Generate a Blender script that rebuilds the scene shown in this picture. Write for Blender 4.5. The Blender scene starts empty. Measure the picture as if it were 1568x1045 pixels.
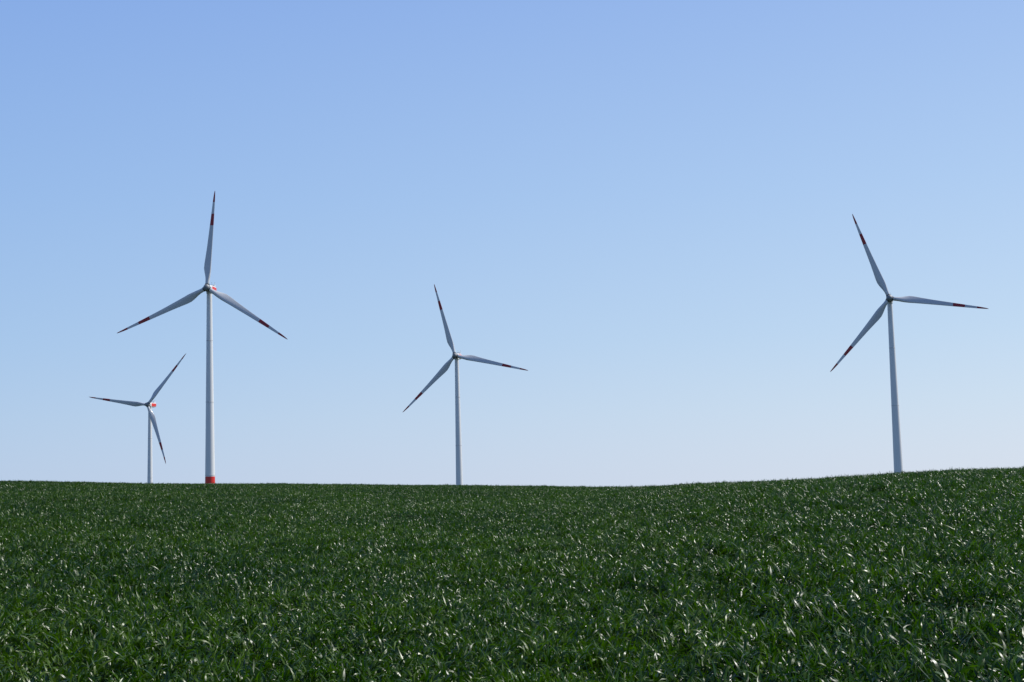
import bpy, bmesh, math, random
import numpy as np
from mathutils import Vector, Matrix, noise

rng = np.random.default_rng(7)
random.seed(7)
scene = bpy.context.scene
R = math.radians
EYE = 2.1
CROP = 0.31

# ------------------------------------------------------------------ materials
def new_mat(name):
    m = bpy.data.materials.new(name); m.use_nodes = True
    nt = m.node_tree
    for n in list(nt.nodes): nt.nodes.remove(n)
    out = nt.nodes.new('ShaderNodeOutputMaterial')
    return m, nt, out

def paint(name, col, rough=0.4, dirt=0.12, scale=0.35):
    m, nt, out = new_mat(name)
    b = nt.nodes.new('ShaderNodeBsdfPrincipled')
    tc = nt.nodes.new('ShaderNodeTexCoord')
    mp = nt.nodes.new('ShaderNodeMapping'); mp.inputs['Scale'].default_value = (1, 1, 0.15)
    nz = nt.nodes.new('ShaderNodeTexNoise'); nz.inputs['Scale'].default_value = scale
    nz.inputs['Detail'].default_value = 6
    mx = nt.nodes.new('ShaderNodeMix'); mx.data_type = 'RGBA'
    mx.inputs[6].default_value = (*[c*(1-dirt) for c in col], 1)
    mx.inputs[7].default_value = (*col, 1)
    nt.links.new(tc.outputs['Object'], mp.inputs['Vector'])
    nt.links.new(mp.outputs[0], nz.inputs['Vector'])
    nt.links.new(nz.outputs['Fac'], mx.inputs[0])
    nt.links.new(mx.outputs[2], b.inputs['Base Color'])
    b.inputs['Roughness'].default_value = rough
    nt.links.new(b.outputs[0], out.inputs[0])
    return m

M_WHITE = paint('turbine_white_paint', (0.78, 0.78, 0.77), 0.32, .12)
M_BLADE = paint('blade_white_paint', (0.60, 0.61, 0.62), 0.22)
M_RED = paint('turbine_red_paint', (0.34, 0.004, 0.010), 0.4)
M_BRED = paint('nacelle_red_paint', (0.72, 0.03, 0.02), 0.4)
M_DARK = paint('dark_metal', (0.06, 0.065, 0.07), 0.5)
M_HUB = paint('hub_grey_paint', (0.22, 0.23, 0.24), 0.45)
M_FLANGE = paint('flange_paint', (0.55, 0.55, 0.55), 0.5)
M_CONC = paint('concrete', (0.35, 0.34, 0.32), 0.9)

# ------------------------------------------------------------------ terrain
AZ = np.array([-180,-120,-60,-35,-19.9,-17.5,-14.4,-12.1,-8.8,-4.9,-2.2,1.7,3.4,4.6,5.7,7.0,9.6,12.1,15.2,17,19.9,30,60,120,180.])
EL = np.array([0,.004,.012,.0165,.0113,.0099,.0074,.0062,.0048,.0024,.001,-.0017,-.0028,-.0031,-.0029,-.0024,-.0016,-.0002,.0017,.0024,.0027,.0035,.002,0,0.])
H0 = EYE - CROP
bases = np.array([[-140.4, 651.5, -10.4], [-34.3, 848, -26.7], [184.9, 689.6, -18.6], [-262.8, 1020, -40.5]])
bases[:, 2] += EYE
A = np.c_[np.ones(4), bases[:, 0], bases[:, 1]]
coef = np.linalg.lstsq(A, bases[:, 2], rcond=None)[0]

def sst(a, b, x):
    t = np.clip((x-a)/(b-a), 0, 1); return t*t*(3-2*t)

def ground(x, y):
    x = np.asarray(x, float); y = np.asarray(y, float)
    r = np.hypot(x, y)
    az = np.degrees(np.arctan2(x, y))
    E = np.interp(az, AZ, EL)
    k = sst(1, 12, az) * (1 - sst(80, 170, az))
    rc = 110 - 52*k
    s = E + 2*H0/rc
    q = H0/rc**2
    par = -H0 + s*r - q*r*r
    par = np.maximum(par, -25)
    far = coef[0] + coef[1]*x + coef[2]*y
    far = np.clip(far, -45, -6)
    o = sst(1200, 2500, r)
    far = far*(1-o) + -42*o
    w = sst(160, 560, r)
    z = par*(1-w) + far*w + EYE - CROP
    z = z + 0.035*np.sin(x*0.35+1.3*np.sin(y*0.11))*np.sin(y*0.23+0.5) * np.clip(r/30, 0, 1)
    return z

def mesh_obj(name, verts, faces, mats, midx=None, smooth=True, parent=None):
    me = bpy.data.meshes.new(name)
    me.from_pydata([tuple(v) for v in verts], [], [tuple(f) for f in faces])
    for m in mats: me.materials.append(m)
    if midx is not None: me.polygons.foreach_set('material_index', midx)
    me.polygons.foreach_set('use_smooth', [smooth]*len(me.polygons))
    me.update()
    ob = bpy.data.objects.new(name, me)
    scene.collection.objects.link(ob)
    if parent: ob.parent = parent
    return ob

def build_ground():
    rad = np.concatenate([np.linspace(0.6, 60, 100), np.linspace(61, 160, 90), np.geomspace(163, 15000, 90)])
    NA = 720
    ang = np.linspace(0, 2*np.pi, NA, endpoint=False)
    rr, aa = np.meshgrid(rad, ang, indexing='ij')
    x = (rr*np.sin(aa)).ravel(); y = (rr*np.cos(aa)).ravel()
    z = ground(x, y)
    verts = np.c_[x, y, z]
    verts = np.vstack([verts, [[0, 0, float(ground(0, 0))]]])
    faces = []
    nr = len(rad)
    for i in range(nr-1):
        b0 = i*NA; b1 = (i+1)*NA
        for j in range(NA):
            k = (j+1) % NA
            faces.append((b0+j, b1+j, b1+k, b0+k))
    c = nr*NA
    for j in range(NA):
        faces.append((c, j, (j+1) % NA))
    m, nt, out = new_mat('crop_ground')
    b = nt.nodes.new('ShaderNodeBsdfPrincipled')
    geo = nt.nodes.new('ShaderNodeNewGeometry')
    n1 = nt.nodes.new('ShaderNodeTexNoise'); n1.inputs['Scale'].default_value = 9; n1.inputs['Detail'].default_value = 8
    n2 = nt.nodes.new('ShaderNodeTexNoise'); n2.inputs['Scale'].default_value = 0.02; n2.inputs['Detail'].default_value = 5
    r1 = nt.nodes.new('ShaderNodeValToRGB')
    r1.color_ramp.elements[0].position = .35; r1.color_ramp.elements[0].color = (0.018, 0.016, 0.008, 1)
    r1.color_ramp.elements[1].position = .65; r1.color_ramp.elements[1].color = (0.02, 0.055, 0.01, 1)
    mx = nt.nodes.new('ShaderNodeMix'); mx.data_type = 'RGBA'; mx.blend_type = 'MULTIPLY'; mx.inputs[0].default_value = .5
    for n in (n1, n2): nt.links.new(geo.outputs['Position'], n.inputs['Vector'])
    nt.links.new(n1.outputs['Fac'], r1.inputs[0])
    nt.links.new(r1.outputs[0], mx.inputs[6]); nt.links.new(n2.outputs['Color'], mx.inputs[7])
    nt.links.new(mx.outputs[2], b.inputs['Base Color'])
    b.inputs['Roughness'].default_value = .95
    b.inputs['Specular IOR Level'].default_value = .1
    bp = nt.nodes.new('ShaderNodeBump'); bp.inputs['Strength'].default_value = .6; bp.inputs['Distance'].default_value = .05
    nt.links.new(n1.outputs['Fac'], bp.inputs['Height']); nt.links.new(bp.outputs[0], b.inputs['Normal'])
    nt.links.new(b.outputs[0], out.inputs[0])
    return mesh_obj('ground', verts, faces, [m])
build_ground()

# ------------------------------------------------------------------ wheat
def leaf_material():
    m, nt, out = new_mat('wheat_leaf')
    L = nt.links.new
    b = nt.nodes.new('ShaderNodeBsdfPrincipled')
    tr = nt.nodes.new('ShaderNodeBsdfTranslucent')
    ms = nt.nodes.new('ShaderNodeMixShader'); ms.inputs[0].default_value = 0.25
    geo = nt.nodes.new('ShaderNodeNewGeometry')
    n1 = nt.nodes.new('ShaderNodeTexNoise'); n1.inputs['Scale'].default_value = .22; n1.inputs['Detail'].default_value = 6
    L(geo.outputs['Position'], n1.inputs['Vector'])
    att = nt.nodes.new('ShaderNodeAttribute'); att.attribute_name = 'leafrnd'
    add = nt.nodes.new('ShaderNodeMath'); add.operation = 'ADD'
    mul = nt.nodes.new('ShaderNodeMath'); mul.operation = 'MULTIPLY'; mul.inputs[1].default_value = .7
    L(att.outputs['Fac'], mul.inputs[0])
    sub = nt.nodes.new('ShaderNodeMath'); sub.operation = 'SUBTRACT'; sub.inputs[1].default_value = .35
    L(mul.outputs[0], sub.inputs[0]); L(sub.outputs[0], add.inputs[0]); L(n1.outputs['Fac'], add.inputs[1])
    rp = nt.nodes.new('ShaderNodeValToRGB')
    e = rp.color_ramp.elements
    e[0].position = .25; e[0].color = (0.012, 0.042, 0.001, 1)
    e[1].position = .8; e[1].color = (0.062, 0.116, 0.003, 1)
    L(add.outputs[0], rp.inputs[0])
    L(rp.outputs[0], b.inputs['Base Color'])
    g = nt.nodes.new('ShaderNodeMix'); g.data_type = 'RGBA'; g.blend_type = 'MULTIPLY'; g.inputs[0].default_value = 1
    g.inputs[7].default_value = (1.3, 1.8, 0.4, 1)
    L(rp.outputs[0], g.inputs[6]); L(g.outputs[2], tr.inputs['Color'])
    b.inputs['Roughness'].default_value = .37
    b.inputs['IOR'].default_value = 1.46
    L(b.outputs[0], ms.inputs[1]); L(tr.outputs[0], ms.inputs[2]); L(ms.outputs[0], out.inputs[0])
    return m
M_LEAF = leaf_material()

def wheat_patch(name, n, seed, size=0.9):
    r = np.random.default_rng(seed)
    S = 6
    t = np.linspace(0, 1, S)[None, :]
    nt_ = n//3
    npl = nt_//4
    cx = r.uniform(-size/2, size/2, npl); cy = r.uniform(-size/2, size/2, npl); chh = r.uniform(.72, 1.22, npl)
    pid = np.arange(nt_) % npl
    tx = cx[pid] + r.normal(0, .022, nt_); ty = cy[pid] + r.normal(0, .022, nt_)
    th = chh[pid]*r.uniform(.88, 1.1, nt_)
    pphi = r.vonmises(0.0, 0.8, npl)[pid]
    g = np.repeat(np.arange(nt_), 3); n = len(g)
    bx = (tx[g] + r.normal(0, .006, n))[:, None]; by = (ty[g] + r.normal(0, .006, n))[:, None]
    bz = (np.tile([.04, .09, .15], nt_)*th[g] + r.uniform(-.02, .02, n))[:, None]
    phi = (pphi[g] + r.vonmises(0.0, 1.0, n))[:, None]
    Ln = (r.uniform(0.09, 0.165, n)*th[g])[:, None]
    e0 = np.radians(r.uniform(38, 84, n))[:, None]
    bend = np.radians(np.clip(r.normal(46, 35, n), 0, 130))[:, None]
    el = e0 - bend*t**1.5
    ds = Ln/(S-1)
    dh = np.cos(el)*ds; dz = np.sin(el)*ds
    h = np.cumsum(dh, 1) - dh[:, :1]; z = np.cumsum(dz, 1) - dz[:, :1]
    sw = r.normal(0, .4, n)[:, None]*t**2
    px = bx + h*np.cos(phi+sw); py = by + h*np.sin(phi+sw); pz = bz + z
    w = (0.0086*r.uniform(.7, 1.3, n))[:, None]*np.clip(np.minimum(.6+1.8*t, 1)*(1-t**2.6), 0.03, 1)
    tw = r.normal(0, .5, n)[:, None] + r.normal(0, 1.1, n)[:, None]*t
    T = np.stack([np.cos(el)*np.cos(phi+sw), np.cos(el)*np.sin(phi+sw), np.sin(el)], -1)
    B = np.stack([-np.sin(phi+sw), np.cos(phi+sw), 0*t+0*phi], -1)
    N = np.cross(T, B)
    D = B*np.cos(tw)[..., None] + N*np.sin(tw)[..., None]
    P = np.stack([px, py, pz], -1)
    Lp = P + D*w[..., None]; Rp = P - D*w[..., None]
    V = np.stack([Lp, Rp], 2).reshape(-1, 3)
    base = (np.arange(n)*S*2)[:, None] + (np.arange(S-1)*2)[None, :]
    base = base.reshape(-1)
    F = np.stack([base, base+1, base+3, base+2], -1)
    me = bpy.data.meshes.new(name)
    me.vertices.add(len(V)); me.vertices.foreach_set('co', V.ravel().astype(np.float32))
    me.loops.add(F.size); me.loops.foreach_set('vertex_index', F.ravel().astype(np.int32))
    me.polygons.add(len(F)); me.polygons.foreach_set('loop_start', (np.arange(len(F))*4).astype(np.int32))
    me.polygons.foreach_set('use_smooth', np.ones(len(F), bool))
    me.update(calc_edges=True)
    a = me.attributes.new('leafrnd', 'FLOAT', 'POINT')
    a.data.foreach_set('value', np.repeat(r.uniform(0, 1, n), S*2).astype(np.float32))
    me.materials.append(M_LEAF)
    ob = bpy.data.objects.new(name, me)
    return ob

col = bpy.data.collections.new('wheat_tufts')
NV = 7
for i in range(NV):
    col.objects.link(wheat_patch('wheat_tuft_%d' % i, 860, 100+i))

sp = 0.75
gx, gy = np.meshgrid(np.arange(-100, 100, sp), np.arange(-12, 165, sp))
gx = gx.ravel() + rng.uniform(-.25, .25, gx.size); gy = gy.ravel() + rng.uniform(-.25, .25, gy.size)
rr = np.hypot(gx, gy); az = np.degrees(np.arctan2(gx, gy))
keep = ((np.abs(az) < 30) & (rr < 135)) | (rr < 11)
keep &= rr > 1.2
gx, gy = gx[keep], gy[keep]
gz = ground(gx, gy)
P = np.c_[gx, gy, gz]
me = bpy.data.meshes.new('wheat_field')
me.vertices.add(len(P)); me.vertices.foreach_set('co', P.ravel().astype(np.float32)); me.update()
n = len(P)
def nzv(f, o): return np.array([noise.noise(Vector((x*f+o, y*f, o))) for x, y in zip(gx, gy)])
a = me.attributes.new('rot', 'FLOAT_VECTOR', 'POINT')
rot = np.zeros((n, 3)); rot[:, 2] = 1.2*nzv(.12, 5.0) + rng.normal(0, .5, n) + np.where(rng.uniform(0, 1, n) < .22, np.pi, 0)
rot[:, 0] = .22*nzv(.3, 11.3) + rng.normal(0, .06, n); rot[:, 1] = .22*nzv(.3, 23.7) + rng.normal(0, .06, n)
a.data.foreach_set('vector', rot.ravel().astype(np.float32))
a = me.attributes.new('scl', 'FLOAT', 'POINT')
sc = 1.03 + .16*nzv(.25, 0.0) + .18*nzv(.8, 3.1)
a.data.foreach_set('value', sc.astype(np.float32))
a = me.attributes.new('idx', 'INT', 'POINT')
a.data.foreach_set('value', rng.integers(0, NV, n).astype(np.int32))
field = bpy.data.objects.new('wheat_field', me); scene.collection.objects.link(field)

ng = bpy.data.node_groups.new('wheat_scatter', 'GeometryNodeTree')
ng.interface.new_socket('Geometry', in_out='INPUT', socket_type='NodeSocketGeometry')
ng.interface.new_socket('Geometry', in_out='OUTPUT', socket_type='NodeSocketGeometry')
gi = ng.nodes.new('NodeGroupInput'); go = ng.nodes.new('NodeGroupOutput')
iop = ng.nodes.new('GeometryNodeInstanceOnPoints')
ci = ng.nodes.new('GeometryNodeCollectionInfo'); ci.inputs['Collection'].default_value = col
ci.inputs['Separate Children'].default_value = True; ci.inputs['Reset Children'].default_value = True
def named(nm, dt):
    nd = ng.nodes.new('GeometryNodeInputNamedAttribute'); nd.data_type = dt; nd.inputs['Name'].default_value = nm; return nd
L = ng.links.new
L(gi.outputs[0], iop.inputs['Points']); L(ci.outputs[0], iop.inputs['Instance'])
iop.inputs['Pick Instance'].default_value = True
L(named('idx', 'INT').outputs[0], iop.inputs['Instance Index'])
L(named('rot', 'FLOAT_VECTOR').outputs[0], iop.inputs['Rotation'])
L(named('scl', 'FLOAT').outputs[0], iop.inputs['Scale'])
L(iop.outputs[0], go.inputs[0])
md = field.modifiers.new('scatter', 'NODES'); md.node_group = ng
print('tiles', n)

# ------------------------------------------------------------------ turbines
def revolve(profile, seg=40, axis='Z'):
    v = []; f = []; row = []
    for (r, h) in profile:
        for j in range(seg):
            a = 2*math.pi*j/seg
            if axis == 'Z': v.append((r*math.cos(a), r*math.sin(a), h))
            else: v.append((r*math.cos(a), h, r*math.sin(a)))
    for i in range(len(profile)-1):
        for j in range(seg):
            k = (j+1) % seg
            q = (i*seg+j, i*seg+k, (i+1)*seg+k, (i+1)*seg+j)
            f.append(q if axis == 'Z' else q[::-1]); row.append(i)
    return v, f, row

def blade_mesh(length=46.3):
    st = [(0.025, 1.9, 1.0, 20, .5), (.05, 1.9, 1.0, 20, .5), (.08, 2.0, .92, 19, .47), (.12, 2.6, .66, 18, .42), (.16, 3.3, .45, 16, .37),
          (.20, 3.7, .35, 14, .33), (.25, 3.55, .30, 12, .31), (.32, 3.1, .27, 9.5, .31), (.42, 2.6, .24, 7, .31), (.52, 2.2, .22, 5, .3),
          (.60, 1.95, .21, 3.6, .3), (.643, 1.8, .2, 3, .3), (.70, 1.6, .19, 2.2, .3), (.763, 1.4, .18, 1.4, .3), (.82, 1.2, .18, .8, .3), (.883, 1.0, .17, .2, .3),
          (.93, .8, .17, 0, .3), (.965, .58, .17, 0, .3), (.988, .35, .17, 0, .32), (1.0, .08, .2, 0, .35)]
    NS = 22
    V = []; F = []; mi = []
    for (rf, c, th, tw, pa) in st:
        z = rf*length
        pre = -1.3*max(0, rf-.3)**2/.49
        circ = max(0, min(1, (th-.4)/.6))
        for j in range(NS):
            a = 2*math.pi*j/NS
            xc = .5*(1+math.cos(a))
            s = 1 - xc
            yt = 5*th*(.2969*math.sqrt(max(s, 0))-.126*s-.3516*s*s+.2843*s**3-.1036*s**4)
            y = yt if math.sin(a) >= 0 else -yt*.75
            yc = .5*th*math.sin(a)
            yy = (y*(1-circ)+yc*circ)*c
            xx = (xc-(1-pa))*c
            t = R(-tw)
            X = xx*math.cos(t) - yy*math.sin(t); Y = xx*math.sin(t) + yy*math.cos(t)
            V.append((X, Y+pre, z))
    for i in range(len(st)-1):
        mid = (st[i][0]+st[i+1][0])/2
        red = .643 < mid < .763 or mid > .883
        for j in range(NS):
            k = (j+1) % NS
            F.append((i*NS+j, i*NS+k, (i+1)*NS+k, (i+1)*NS+j)); mi.append(1 if red else 0)
    F.append(tuple(range((len(st)-1)*NS, len(st)*NS))); mi.append(1)
    F.append(tuple(range(NS))[::-1]); mi.append(0)
    return V, F, mi
BV, BF, BM = blade_mesh()

def turbine(hub, yaw, phase, overhang=3.9):
    root = bpy.data.objects.new('wind_turbine', None); scene.collection.objects.link(root)
    tx = hub[0] + overhang*math.sin(R(yaw)); ty = hub[1] + overhang*math.cos(R(yaw))
    gz = float(ground(tx, ty))
    root.location = (tx, ty, gz)
    H = hub[2]-gz
    top = H-1.9
    def rad(h):
        u = h/top
        return 2.35*(1-u)+1.22*u + .12*(1-u)**3
    prof = []
    joints = [0, .17*top, .5*top, .78*top, top]
    ring = (13.4, 16.6)
    hs = sorted(set([0, ring[0], ring[1]] + [top*i/24 for i in range(25)]))
    for h in hs: prof.append((rad(h), h))
    v, f, row = revolve(prof, 48)
    mi = [1 if ring[0]-.01 <= prof[i][1] and prof[i+1][1] <= ring[1]+.01 else 0 for i in row]
    for jh in joints[1:-1]:
        o = len(v)
        vv, ff, _ = revolve([(rad(jh)-.01, jh-.14), (rad(jh)+.05, jh-.13), (rad(jh)+.05, jh+.13), (rad(jh)-.01, jh+.14)], 48)
        v += vv; f += [tuple(o+i for i in q) for q in ff]; mi += [2]*len(ff)
    o = len(v)
    vv, ff, _ = revolve([(1.2, top-.2), (1.45, top-.15), (1.45, top+.35), (1.2, top+.36)], 48)
    v += vv; f += [tuple(o+i for i in q) for q in ff]; mi += [0]*len(ff)
    mesh_obj('tower', v, f, [M_WHITE, M_BRED, M_FLANGE], mi, True, root)
    v, f, _ = revolve([(4.6, -.6), (4.6, .25), (4.4, .3), (0.01, .3)], 40)
    mesh_obj('foundation', v, f, [M_CONC], None, False, root)
    bm = bmesh.new()
    def box(cx, cy, cz, sx, sy, sz, mat=0):
        r = bmesh.ops.create_cube(bm, size=1, matrix=Matrix.Translation((cx, cy, cz)) @ Matrix.Diagonal((sx, sy, sz, 1)))
        for vv in r['verts']:
            for fc in vv.link_faces: fc.material_index = mat
    box(0, -2.42, 3.2, 1.0, .2, 2.2, 0)
    box(0, -3.1, 1.95, 1.3, 1.3, .1, 1)
    for i in range(7): box(0, -3.9-.28*i, 1.75-.22*i, 1.1, .3, .06, 1)
    for s in (-.6, .6):
        box(s, -2.95, 2.9, .05, .05, 1.8, 1); box(s, -3.7, 2.5, .05, .05, 1.0, 1)
        box(s, -3.35, 3.0, .04, .8, .04, 1)
    me = bpy.data.meshes.new('door_and_steps'); bm.to_mesh(me); bm.free()
    me.materials.append(M_DARK); me.materials.append(M_CONC)
    ob = bpy.data.objects.new('door_and_steps', me); scene.collection.objects.link(ob); ob.parent = root
    def rbox(w, hgt, y, zc, n=48, p=5.0):
        pts = []
        for j in range(n):
            a = 2*math.pi*(j+.5)/n
            c, s = math.cos(a), math.sin(a)
            k = (abs(c)**p+abs(s)**p)**(-1/p)
            pts.append((w/2*c*k, y, zc+hgt/2*s*k))
        return pts
    secs = [(.4, .4, -2.3, 0), (2.2, 2.2, -2.25, 0), (2.7, 2.7, -1.9, 0), (3.1, 3.2, -.6, .05), (3.2, 3.4, 1.2, .1), (3.2, 3.4, 4.5, .12),
            (3.1, 3.2, 6.2, .2), (2.8, 2.6, 7.1, .35), (2.4, 2.0, 7.4, .4), (.4, .4, 7.42, .4)]
    v = []; f = []; mi = []
    n = 48
    for (w, hg, y, zc) in secs: v += rbox(w, hg, y, zc, n)
    for i in range(len(secs)-1):
        for j in range(n):
            k = (j+1) % n
            f.append((i*n+j, (i+1)*n+j, (i+1)*n+k, i*n+k))
            a = 2*math.pi*(j+1)/n
            side = abs(math.sin(a)) < .55
            mi.append(1 if (side and 3 <= i <= 6) else 0)
    nac = mesh_obj('nacelle', v, f, [M_WHITE, M_BRED], mi, True, root)
    nac.location = (0, 0, H); nac.rotation_euler = (0, 0, -R(yaw))
    bm = bmesh.new()
    box(0, 5.6, 2.25, 2.2, 1.4, .8, 0)
    box(0, 3.0, 1.9, 1.2, 1.6, .3, 1)
    for s in (-.7, .7):
        box(s, 6.3, 3.1, .08, .08, 1.6, 1); box(s, 6.3, 3.9, .4, .08, .08, 1)
    bmesh.ops.bevel(bm, geom=bm.edges[:], offset=.02, segments=1, affect='EDGES')
    me = bpy.data.meshes.new('roof_cooler'); bm.to_mesh(me); bm.free()
    me.materials.append(M_WHITE); me.materials.append(M_DARK)
    ob = bpy.data.objects.new('roof_cooler', me); scene.collection.objects.link(ob); ob.parent = root
    ob.location = (0, 0, H); ob.rotation_euler = (0, 0, -R(yaw))
    rot = Matrix.Rotation(-R(yaw), 4, 'Z') @ Matrix.Rotation(R(-5), 4, 'X')
    base = Matrix.Translation(Vector((-overhang*math.sin(R(yaw)), -overhang*math.cos(R(yaw)), H)))
    prof = [(.05, -2.15), (.5, -2.08), (.95, -1.85), (1.3, -1.4), (1.55, -.8), (1.65, 0), (1.6, .9), (1.5, 1.25), (1.2, 1.3), (1.15, 1.7), (.3, 1.7)]
    v, f, row = revolve(prof, 36, 'Y')
    mi = [1 if i >= 7 else 0 for i in row]
    hubo = mesh_obj('hub', v, f, [M_HUB, M_DARK], mi, True, root)
    hubo.matrix_local = base @ rot
    for i in range(3):
        al = R(90-(phase+120*i))
        M = base @ rot @ Matrix.Rotation(al, 4, 'Y')
        b = mesh_obj('blade_%d' % (i+1), BV, BF, [M_BLADE, M_RED], BM, True, root)
        b.matrix_local = M
        v, f, _ = revolve([(1.0, 1.2), (1.12, 1.25), (1.12, 1.75), (1.0, 1.8), (.9, 1.8)], 32)
        c = mesh_obj('blade_collar_%d' % (i+1), v, f, [M_DARK], None, True, root)
        c.matrix_local = M
    return root

turbine((-140.4, 651.5, 94.6+EYE), 4, 86)
turbine((-34.3, 848.0, 78.3+EYE), 12, 106)
turbine((184.9, 689.6, 86.4+EYE), 15, 109.8)
turbine((-262.8, 1020.0, 64.5+EYE), 12, 51)

# ------------------------------------------------------------------ light
SUN_AZ, SUN_EL = 74, 49
w = bpy.data.worlds.new('World'); scene.world = w; w.use_nodes = True
nt = w.node_tree; L = nt.links.new
bg = nt.nodes['Background']
sky = nt.nodes.new('ShaderNodeTexSky'); sky.sky_type = 'NISHITA'; sky.sun_disc = False
sky.sun_elevation = R(SUN_EL); sky.sun_rotation = R(SUN_AZ)
sky.altitude = 200; sky.air_density = 1.0; sky.dust_density = 0.6; sky.ozone_density = 1.5
def lin(c, k=1.0):
    return tuple(((x/255)/12.92 if x/255 <= .04045 else ((x/255+.055)/1.055)**2.4)*k for x in c)+(1,)
tc = nt.nodes.new('ShaderNodeTexCoord')
sx = nt.nodes.new('ShaderNodeSeparateXYZ'); L(tc.outputs['Generated'], sx.inputs[0])
rp = nt.nodes.new('ShaderNodeValToRGB'); cr = rp.color_ramp
stops = [(0, (207, 221, 241)), (.05, (198, 219, 242)), (.1, (187, 214, 243)), (.2, (171, 203, 243)), (.325, (153, 187, 240)), (.6, (90, 126, 192)), (1, (50, 84, 148))]
cr.elements[0].position = 0; cr.elements[0].color = lin(stops[0][1])
cr.elements[1].position = 1; cr.elements[1].color = lin(stops[-1][1])
for p, c in stops[1:-1]:
    e = cr.elements.new(p); e.color = lin(c)
L(sx.outputs['Z'], rp.inputs[0])
dt = nt.nodes.new('ShaderNodeVectorMath'); dt.operation = 'DOT_PRODUCT'
dt.inputs[1].default_value = (math.sin(R(68)), math.cos(R(68)), 0)
L(tc.outputs['Generated'], dt.inputs[0])
mr = nt.nodes.new('ShaderNodeMapRange'); mr.inputs['From Min'].default_value = 0; mr.inputs['From Max'].default_value = .7
L(dt.outputs['Value'], mr.inputs['Value'])
haze = nt.nodes.new('ShaderNodeMix'); haze.data_type = 'RGBA'
haze.inputs[6].default_value = (7.8, 8.55, 9.5, 1); haze.inputs[7].default_value = (11.0, 10.6, 10.2, 1)
L(mr.outputs[0], haze.inputs[0])
mul = nt.nodes.new('ShaderNodeMix'); mul.data_type = 'RGBA'; mul.blend_type = 'MULTIPLY'; mul.inputs[0].default_value = 1
L(rp.outputs[0], mul.inputs[6]); L(haze.outputs[2], mul.inputs[7])
mx = nt.nodes.new('ShaderNodeMix'); mx.data_type = 'RGBA'; mx.inputs[0].default_value = .9
L(sky.outputs[0], mx.inputs[6]); L(mul.outputs[2], mx.inputs[7])
L(mx.outputs[2], bg.inputs[0]); bg.inputs[1].default_value = 0.10
sd = bpy.data.lights.new('sun', 'SUN'); sd.energy = 5.0; sd.angle = R(.53); sd.color = (1, .97, .91)
so = bpy.data.objects.new('sun', sd); scene.collection.objects.link(so)
so.rotation_euler = (R(90-SUN_EL), 0, R(180-SUN_AZ)); so.location = (60, 30, 80)

# ------------------------------------------------------------------ camera
cd = bpy.data.cameras.new('camera'); cd.lens = 50; cd.sensor_width = 36; cd.clip_end = 40000; cd.clip_start = .1
cam = bpy.data.objects.new('camera', cd); scene.collection.objects.link(cam)
cam.matrix_world = Matrix.Translation((0, 0, EYE)) @ Matrix.Rotation(R(90+5.807), 4, 'X') @ Matrix.Rotation(R(-1.46), 4, 'Z')
scene.camera = cam
scene.view_settings.view_transform = 'Standard'
scene.view_settings.look = 'None'
scene.view_settings.exposure = 0
